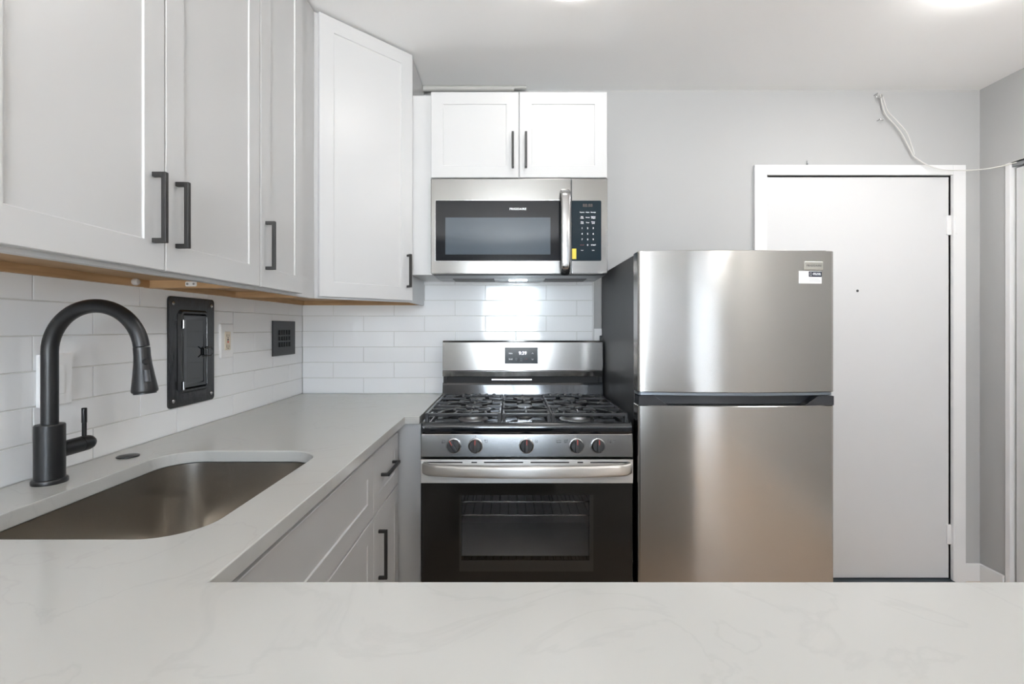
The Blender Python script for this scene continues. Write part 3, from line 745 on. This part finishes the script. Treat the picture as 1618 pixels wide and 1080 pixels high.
for i in range(n + 1):
    s = -1 + 2 * i / n; x = .0605 + .366 * s
    hp.append((x, 1.668 + .034 * s ** 2 + .022 * max(0, (abs(s) - .93) / .07) ** 2, .7695))
sec = [(.010 * math.copysign(abs(math.cos(a)) ** .6, math.cos(a)), .0205 * math.copysign(abs(math.sin(a)) ** .6, math.sin(a))) for a in [2 * PI * k / 20 for k in range(20)]]
b = MB(); b.sweep(hp, sec)
b.box(-.301, -.270, 1.7065, 1.7345, .7585, .7805, bev=.003); b.box(.391, .422, 1.7065, 1.7345, .7585, .7805, bev=.003)
b.build('door_handle', M_band, door, smooth=50)
b = MB(); b.box(RX0, RX1, dy + .002, 1.774, .062, .200, bev=.002); b.build('storage_drawer', M_steel, root)
for fxx in (RX0 + .04, RX1 - .04):
    for fyy in (1.80, 2.38):
        b = MB(); b.cyl((fxx, fyy, 0), (fxx, fyy, .061), .016); b.build('foot', M_matte, root)
# burners
def burner(x, y, r, oval=1.0):
    S_ = Matrix.Translation((x, y, .9185)) @ Matrix.Diagonal((1, oval, 1, 1))
    b = MB(S_); b.lathe([(r * 1.35, 0), (r * 1.28, .003), (r * .98, .006), (r * .98, .014), (r * .85, .0155)], (0, 0, 0), (0, 0, 1), 40); bo = b.build('burner_base', mat('burner_alloy', (.45, .45, .45), .3, .9) if 'burner_alloy' not in bpy.data.materials else bpy.data.materials['burner_alloy'], root)
    b = MB(S_); b.lathe([(r * .92, .0155), (r, .017), (r, .021), (r * .93, .0245), (r * .5, .0255), (.0005, .0255)], (0, 0, 0), (0, 0, 1), 40); b.build('burner_cap', M_plast, root)
burner(-.142, 1.866, .043); burner(.257, 1.866, .050); burner(-.150, 2.165, .036); burner(.262, 2.165, .036); burner(.060, 2.02, .036, 1.7)
# cast iron grates
GZ, GH = .9515, .012
def bar(b, x0, y0, x1, y1, w=.0088, z=GZ, h=GH):
    d = Vector((x1 - x0, y1 - y0, 0)); n = Vector((-d.y, d.x, 0)).normalized() * w / 2
    p = [(x0 + n.x, y0 + n.y), (x1 + n.x, y1 + n.y), (x1 - n.x, y1 - n.y), (x0 - n.x, y0 - n.y)]
    b.prism(p, z - h, z, bev=.0018)
def foot(b, x, y, w=.013, d=.014, top=None): b.box(x - w / 2, x + w / 2, y - d / 2, y + d / 2, .9185, (top or GZ + .001), bev=.0022)
def ring(b, x, y, rx, ry, n=8, w=.0085):
    P = [(x + rx * math.cos(2 * PI * (k + .5) / n), y + ry * math.sin(2 * PI * (k + .5) / n)) for k in range(n)]
    for k in range(n): bar(b, *P[k], *P[(k + 1) % n], w=w)
gy0, gy1 = 1.797, 2.285
def side_grate(x0, x1, cx, mir):
    b = MB(); e = .005; xo, xi = (x0, x1) if not mir else (x1, x0); sgn = -1 if not mir else 1
    bar(b, x0, gy0, x1, gy0); bar(b, x0, gy1, x1, gy1); bar(b, xo - sgn * e, gy0, xo - sgn * e, gy1, w=.011); bar(b, xi + sgn * e, gy0 + .002, xi + sgn * e, gy1, w=.008, z=GZ - .004, h=.008)
    for y in (1.983, 2.075, 2.200): bar(b, xo, y, cx + sgn * .052, y); bar(b, xi, y, cx - sgn * .052, y)
    for yc, ry in ((1.893, .062), (2.090, .078)):
        ring(b, cx, yc, .074, ry)
        bar(b, cx, yc + ry * .9, cx, yc + ry * .28, z=GZ + .002); bar(b, cx, yc - ry * .9, cx, yc - ry * .28, z=GZ + .002)
        bar(b, cx - .069, yc, cx - .024, yc, z=GZ + .002); bar(b, cx + .069, yc, cx + .024, yc, z=GZ + .002)
    for y in (1.9755, 2.195): bar(b, cx - .034, y, cx + .034, y, w=.024)
    bar(b, cx - .06, gy0, cx - .052, 1.86); bar(b, cx + .06, gy0, cx + .052, 1.86); bar(b, cx, gy0, cx, 1.835)
    for k in (-.07, -.035, .0, .035, .07): b.box(cx + k - .006, cx + k + .006, gy1 - .03, gy1 + .003, GZ - .006, GZ + .005, bev=.002)
    xm = xo - sgn * .052
    for ya, yb_ in ((gy0, 1.900), (1.983, 2.075), (2.200, gy1)):
        bar(b, xm, ya, xm - sgn * .010, (ya + yb_) / 2, w=.012, z=GZ + .002); bar(b, xm - sgn * .010, (ya + yb_) / 2, xm - sgn * .05, yb_, w=.010, z=GZ + .001)
    bar(b, xo, 1.900, cx + sgn * .07, 1.900)
    for (fx_, fy_) in ((xo - sgn * .007, gy0), (xi + sgn * .007, gy0 + .001), (xo - sgn * .007, gy1), (xi + sgn * .007, gy1)): foot(b, fx_, fy_)
    foot(b, xo - sgn * .006, 2.04, .010)
    b.build('grate', M_iron, root, smooth=45)
side_grate(-.3155, -.033, -.148, False); side_grate(.153, .4370, .260, True)
b = MB(); x0, x1, cx = -.030, .150, .060
bar(b, x0, gy0, x1, gy0); bar(b, x0, gy1, x1, gy1); bar(b, x0 + .004, gy0, x0 + .004, gy1, w=.008, z=GZ - .004, h=.008); bar(b, x1 - .004, gy0, x1 - .004, gy1, w=.008, z=GZ - .004, h=.008)
bar(b, cx, gy0, cx, 1.925, z=GZ + .002); bar(b, cx, gy1, cx, 2.115, z=GZ + .002)
for y in (1.955, 2.02, 2.085):
    for s in (-1, 1): bar(b, cx + s * .088, y + (y - 2.02) * .6, cx + s * .030, y, z=GZ + .001)
b.prism([(cx - .050, 2.20), (cx - .030, 2.222), (cx + .030, 2.222), (cx + .050, 2.20), (cx + .03, 2.178), (cx - .03, 2.178)], GZ - GH, GZ + .001, bev=.002)
bar(b, x0, 2.20, cx - .04, 2.20); bar(b, x1, 2.20, cx + .04, 2.20); bar(b, x0, 1.878, x1, 1.878, z=GZ - .001)
for fx_ in (x0 + .007, x1 - .007):
    for fy_ in (gy0, gy1): foot(b, fx_, fy_)
b.build('grate', M_iron, root, smooth=45)

# ------------------------------------------------------------------ microwave over the range
mz0, mz1, my = 1.4986, 1.9105, 2.084
mx0, mx1 = -.3415, .4200
root = thing('microwave', 'stainless over-the-range microwave with black glass door', 'microwave', (.04, 2.25, mz0))
b = MB(); b.prism([(2.112, mz1), (2.112, mz0 + .012), (2.122, mz0 + .001), (BACK - .011, mz0 + .001), (BACK - .011, mz1)], mx0 + .002, mx1 - .002, axis='x'); b.build('body', M_grey, root, smooth=0)
FMW = FB(my)
def pane(b, x0, x1, z0, z1, t0, t1): plate(b, x0, x1, z0, z1, t0, t1, .005, .0015)
sx = .2635
b = MB(); b.box(mx0, sx - .0015, my, 2.111, mz0 + .002, mz1, bev=.003); md = b.build('door', M_steel, root)
b = MB(); b.box(sx + .0015, mx1, my, 2.111, mz0 + .002, mz1, bev=.003); mc = b.build('control_panel', M_steel, root)
gz0, gz1 = 1.556, 1.815
b = MB(FMW); pane(b, -.3205, sx - .0015, gz0, gz1, 0, .0022); mg = b.build('door_glass', M_mwglass, md)
b = MB(FMW)
for p in ((-.3235, sx - .0015, gz1, gz1 + .003), (-.3235, sx - .0015, gz0 - .003, gz0), (-.3235, -.3205, gz0 - .003, gz1 + .003)): b.box(*p, 0, .0026, bev=.0008)
b.build('glass_trim', M_chrome, md)
b = MB(FMW); plate(b, -.2785, .1735, 1.583, 1.742, .002, .0028, .001, .0003); b.build('window', M_mwwin, mg)
b = MB(FMW)
text(b, 'FRIGIDAIRE', .0335, 1.7785, .0023, .0128, spacing=1.12, bold=.00035); b.build('brand_lettering', M_print, md)
b = MB(FMW); pane(b, sx + .0015, .3925, gz0, gz1, 0, .0022); kp = b.build('keypad', M_keypad, mc)
cols = (.3095, .3335, .3575)
def key(t_, x, z, size, bold): b = MB(FMW); text(b, t_, x, z, .0023, size, bold=bold); b.build('key_label', M_print, kp)
rows = [('Popcorn', 'Potato', 'Beverage'), ('Melt\nSoften', 'Reheat', 'Defrost\nWeight'), ('Time\nCook', 'Timer', 'Power\nLevel')]
for r_, row in enumerate(rows):
    for c_, s in enumerate(row): key(s, cols[c_], 1.7645 - r_ * .0222, .0058, .0002)
for r_, row in enumerate((('1', '2', '3'), ('4', '5', '6'), ('7', '8', '9'))):
    for c_, s in enumerate(row): key(s, cols[c_], 1.6960 - r_ * .0243, .0098, .0003)
key('0', cols[1], 1.6235, .0098, .0003); key('START', cols[2] + .001, 1.6235, .0072, .0002); key('Vent', cols[0], 1.6010, .0055, .0001); key('Light', cols[2], 1.6010, .0055, .0001)
b = MB(FMW); text(b, 'STOP', cols[0], 1.6235, .0023, .0072); b.build('stop_legend', M_dimred, kp)
b = MB(FMW); text(b, '88:88', .3335, 1.7935, .0023, .0185, spacing=1.05); b.build('clock_digits', mat('unlit_clock', (.11, .085, .075), .5), kp)
b = MB(FMW); b.box(.2665, .2845, 1.5635, 1.608, .0022, .0027); b.build('yellow_tag', M_yel, mc)
b = MB(); hp = []
for i in range(25):
    s = -1 + 2 * i / 24; hp.append((.2345, 2.036 + .010 * s * s + .028 * max(0, (abs(s) - .88) / .12) ** 2, 1.6775 + .1765 * s))
sec = [(.0205 * math.copysign(abs(math.cos(a)) ** .7, math.cos(a)), .0085 * math.copysign(abs(math.sin(a)) ** .7, math.sin(a))) for a in [2 * PI * k / 20 for k in range(20)]]
b.sweep(hp, sec, up=(0, -1, 0)); b.box(.224, .245, 2.05, my + .001, 1.52, 1.545, bev=.002); b.box(.224, .245, 2.05, my + .001, 1.81, 1.835, bev=.002); b.build('handle', M_chrome, md, smooth=50)
# underside
b = MB(); b.box(mx0 + .006, mx1 - .006, 2.1255, 2.255, mz0 - .002, mz0 + .0009, bev=.0005); b.build('front_vent', M_plast, root)
for xa, xb in ((-.27, -.075), (.165, .36)):
    b = MB(); b.box(xa, xb, 2.275, 2.40, mz0 - .002, mz0 + .0009, bev=.0005); b.build('grease_filter', M_darkp, root)
b = MB(); b.box(-.06, .15, 2.262, 2.405, mz0 - .003, mz0 + .0009, bev=.0008); lp = b.build('lamp_housing', M_grey, root)
b = MB(); b.box(-.005, .080, 2.290, 2.335, mz0 - .0046, mz0 - .0031, bev=.0005); b.build('lamp_lens', M_led, lp)

# ------------------------------------------------------------------ refrigerator
fx0, fx1, fyf = .4530, 1.1500, 1.7165; fc, fh = (fx0 + fx1) / 2, (fx1 - fx0) / 2
SAG = .022
root = thing('refrigerator', 'stainless top-freezer refrigerator with dark grey sides', 'refrigerator', (fc, 2.08, 0))
b = MB(); b.box(fx0 + .003, fx1 - .003, 1.785, 2.405, .05, 1.536, bev=.003); b.build('body', M_fbody, root)
b = MB(); b.box(fx0 + .02, fx1 - .02, 1.80, 2.39, .0, .0505); b.build('base_grille', M_matte, root)
def bowed(i, f=0.0, back=1.776):
    pts = []; r = .010
    for k in range(41):
        s = -1 + 2 * k / 40; x = fc + (fh - i - r) * s
        pts.append((x, fyf + i + f - SAG * (1 - s * s)))
    l, rr = fx0 + i, fx1 - i
    arcL = [(l + r - r * math.sin(a), fyf + i + f + r - r * math.cos(a)) for a in (PI / 2 * .33, PI / 2 * .66, PI / 2)]
    arcR = [(rr - r + r * math.sin(a), fyf + i + f + r - r * math.cos(a)) for a in (PI / 2 * .33, PI / 2 * .66, PI / 2)]
    return [(l, back)] + arcL[::-1] + pts + arcR + [(rr, back)]
def slab(name, z0, z1, m, i=0.0, f=0.0, parent=None, bev=.0):
    b = MB(); P = bowed(i, f); Q = bowed(i + .0018, f)
    b.rings([[(p[0], p[1], z0) for p in Q], [(p[0], p[1], z0 + .0018) for p in P], [(p[0], p[1], z1 - .0018) for p in P], [(p[0], p[1], z1) for p in Q]])
    return b.build(name, m, parent, smooth=35)
fz = slab('freezer_door', 1.0405, 1.540, M_fridge, parent=root)
rd = slab('refrigerator_door', .085, .9930, M_fridge, parent=root)
slab('door_end_cap', 1.0285, 1.0400, M_cap, .003, .002, fz)
slab('handle_recess', .9935, 1.0268, M_plast, .004, .036, rd)
for s in (-1, 1):
    X = lambda x: fc + s * x
    b = MB(); b.prism([(X(.3455), .9936), (X(.3455), 1.0268), (X(.290), 1.0268), (X(.243), .9936)], 1.714, 1.76, axis='y', bev=.0012); b.build('handle_end', M_plast, rd)
b = MB(); b.cyl((1.115, 1.745, 1.0262), (1.115, 1.745, 1.0412), .009); b.box(1.085, 1.14, 1.74, 1.78, 1.0270, 1.0283); b.build('hinge', M_chrome, root)
b = MB(); b.box(1.085, 1.140, 1.745, 1.83, 1.5405, 1.5465, bev=.002); b.build('hinge_cover', M_plast, root)
b = MB(); b.box(fx0 + .006, fx1 - .006, 1.7765, 1.7848, .10, 1.53); b.build('door_gasket', M_matte, root)
def face_frame(x):                               # plane touching the bowed door front at x
    s = (x - fc) / (fh - .010); dyx = 2 * SAG * s / (fh - .010)
    n = Vector((dyx, -1, 0)).normalized()
    return frame((x, fyf - SAG * (1 - s * s), 0), n)
F1 = face_frame(1.0705)
b = MB(F1); plate(b, -.035, .035, 1.4725, 1.5010, -.001, .0028, .002, .001); bd = b.build('badge', M_badge, fz)
b = MB(F1); text(b, 'FRIGIDAIRE', 0, 1.4865, .0029, .0096, spacing=1.18, bold=.0001); b.build('badge_lettering', M_darkp, bd)
F2 = face_frame(1.0580)
b = MB(F2); plate(b, -.0430, .0430, 1.4240, 1.4680, -.0008, .0009, .001, .0002); st = b.build('sticker', M_white, fz)
b = MB(F2); b.box(-.0060, .0430, 1.4475, 1.4665, .0008, .0011); b.build('sticker_header', M_navy, st)
b = MB(F2); text(b, 'ENJOY MORE\nTO DISCOVER', .0240, 1.4575, .0012, .0048, bold=.0002)
for p in ((-.0015, .0045, 1.4625, 1.4632), (-.0015, .0045, 1.4512, 1.4519), (-.0015, -.0008, 1.4512, 1.4632), (.0038, .0045, 1.4512, 1.4632)): b.box(*p, .0010, .0013)
b.build('sticker_lettering', M_print, st)
b = MB(F2); b.box(-.004, .034, 1.4385, 1.4396, .0009, .0011); b.box(-.004, .038, 1.4320, 1.4331, .0009, .0011); b.build('sticker_lines', M_dim, st)

# ------------------------------------------------------------------ ceiling and wall odds and ends
def ceiling_lamp(x, y, label, m=M_lamp):
    root = thing('ceiling_light', label, 'ceiling light', (x, y, CEIL), 'round ceiling lights')
    b = MB(); b.lathe([(.140, 0), (.142, -.003), (.142, -.010), (.138, -.012), (.12, -.012)], (x, y, CEIL), (0, 0, 1), 56); b.build('rim', M_white, root)
    b = MB(); b.lathe([(.139, -.0122), (.1395, -.022), (.134, -.030), (.118, -.036), (.09, -.040), (.045, -.0435), (.001, -.044)], (x, y, CEIL), (0, 0, 1), 56); b.build('diffuser', m, root)
ceiling_lamp(.212, 1.592, 'round lit ceiling light cut by the frame top near the middle')
ceiling_lamp(1.900, -1.250, 'unseen fill light added on the ceiling behind the viewer', M_fill)  # added lamp, fills the fronts that face the viewer
ceiling_lamp(1.650, 1.565, 'round lit ceiling light at the top right corner', M_lamp3)
b = MB(); zc = CEIL - .0145
b.tube([(-.4285, 2.388, zc), (.005, 2.388, zc)], .0135, 18); b.tube([(.005, 2.388, zc), (.020, 2.388, zc)], .0143, 18); b.tube([(.020, 2.388, CEIL - .009), (.080, 2.388, CEIL - .009)], .008, 14)
tag(b.build('conduit', M_pipe), 'grey painted conduit along the ceiling above the microwave cabinet', 'pipe')
cab = [(1.842, 2.408, 2.428), (1.848, 2.412, 2.412), (1.854, 2.412, 2.38), (1.868, 2.41, 2.332), (1.909, 2.41, 2.285), (1.95, 2.41, 2.234), (1.997, 2.41, 2.143), (2.01, 2.41, 2.121), (2.054, 2.395, 2.078), (2.101, 2.385, 2.053), (2.136, 2.375, 2.042), (2.203, 2.36, 2.035), (2.276, 2.34, 2.033), (2.327, 2.315, 2.036), (2.366, 2.260, 2.040)]
def smooth_path(P, k=5):
    P = [Vector(p) for p in P]; out = []
    for i in range(len(P) - 1):
        a, b_, c, d_ = P[max(i - 1, 0)], P[i], P[i + 1], P[min(i + 2, len(P) - 1)]
        for j in range(k):
            t = j / k; out.append(.5 * ((2 * b_) + (c - a) * t + (2 * a - 5 * b_ + 4 * c - d_) * t * t + (3 * b_ - a - 3 * c + d_) * t ** 3))
    return out + [P[-1]]
b = MB(); b.tube(smooth_path(cab), .0027, 10)
strand = [(1.851, 2.404, 2.416), (1.858, 2.404, 2.39), (1.874, 2.402, 2.342), (1.916, 2.400, 2.295), (1.966, 2.400, 2.236), (1.990, 2.400, 2.172), (2.008, 2.404, 2.127)]
b.tube(smooth_path(strand), .0022, 10)
tag(b.build('cable', M_cable), 'thin white cable drooping from the wall hook to the closet track', 'cable')
FBk = FB(BACK)
def hook(cx_, cz_, r, label, a0, a1):
    b = MB(FBk); b.tube([(cx_ + r * math.cos(a), cz_ + r * math.sin(a), .022) for a in [math.radians(a0 + (a1 - a0) * k / 14) for k in range(15)]], .0022, 8, up=(0, 0, 1))
    xa, za = cx_ + r * math.cos(math.radians(a0)), cz_ + r * math.sin(math.radians(a0))
    b.cyl((xa, za, 0), (xa, za, .0235), .0023, 8)
    tag(b.build('wall_hook', M_chrome), label, 'hook')
hook(1.838, 2.424, .014, 'small metal hook holding the cable just below the ceiling', 130, 390)
hook(1.851, 2.307, .007, 'tiny empty metal hook below the cable hook', 180, 370)
b = MB(FBk); b.lathe([(.0018, 0), (.0018, .010), (.004, .010), (.004, .0115)], (1.490, 2.088, 0), (0, 0, 1), 10); b.cyl((1.49, 2.088, .004), (1.49, 2.106, .004), .0016, 8)
tag(b.build('nail', M_grey), 'small nail in the wall above the entry door casing', 'nail')
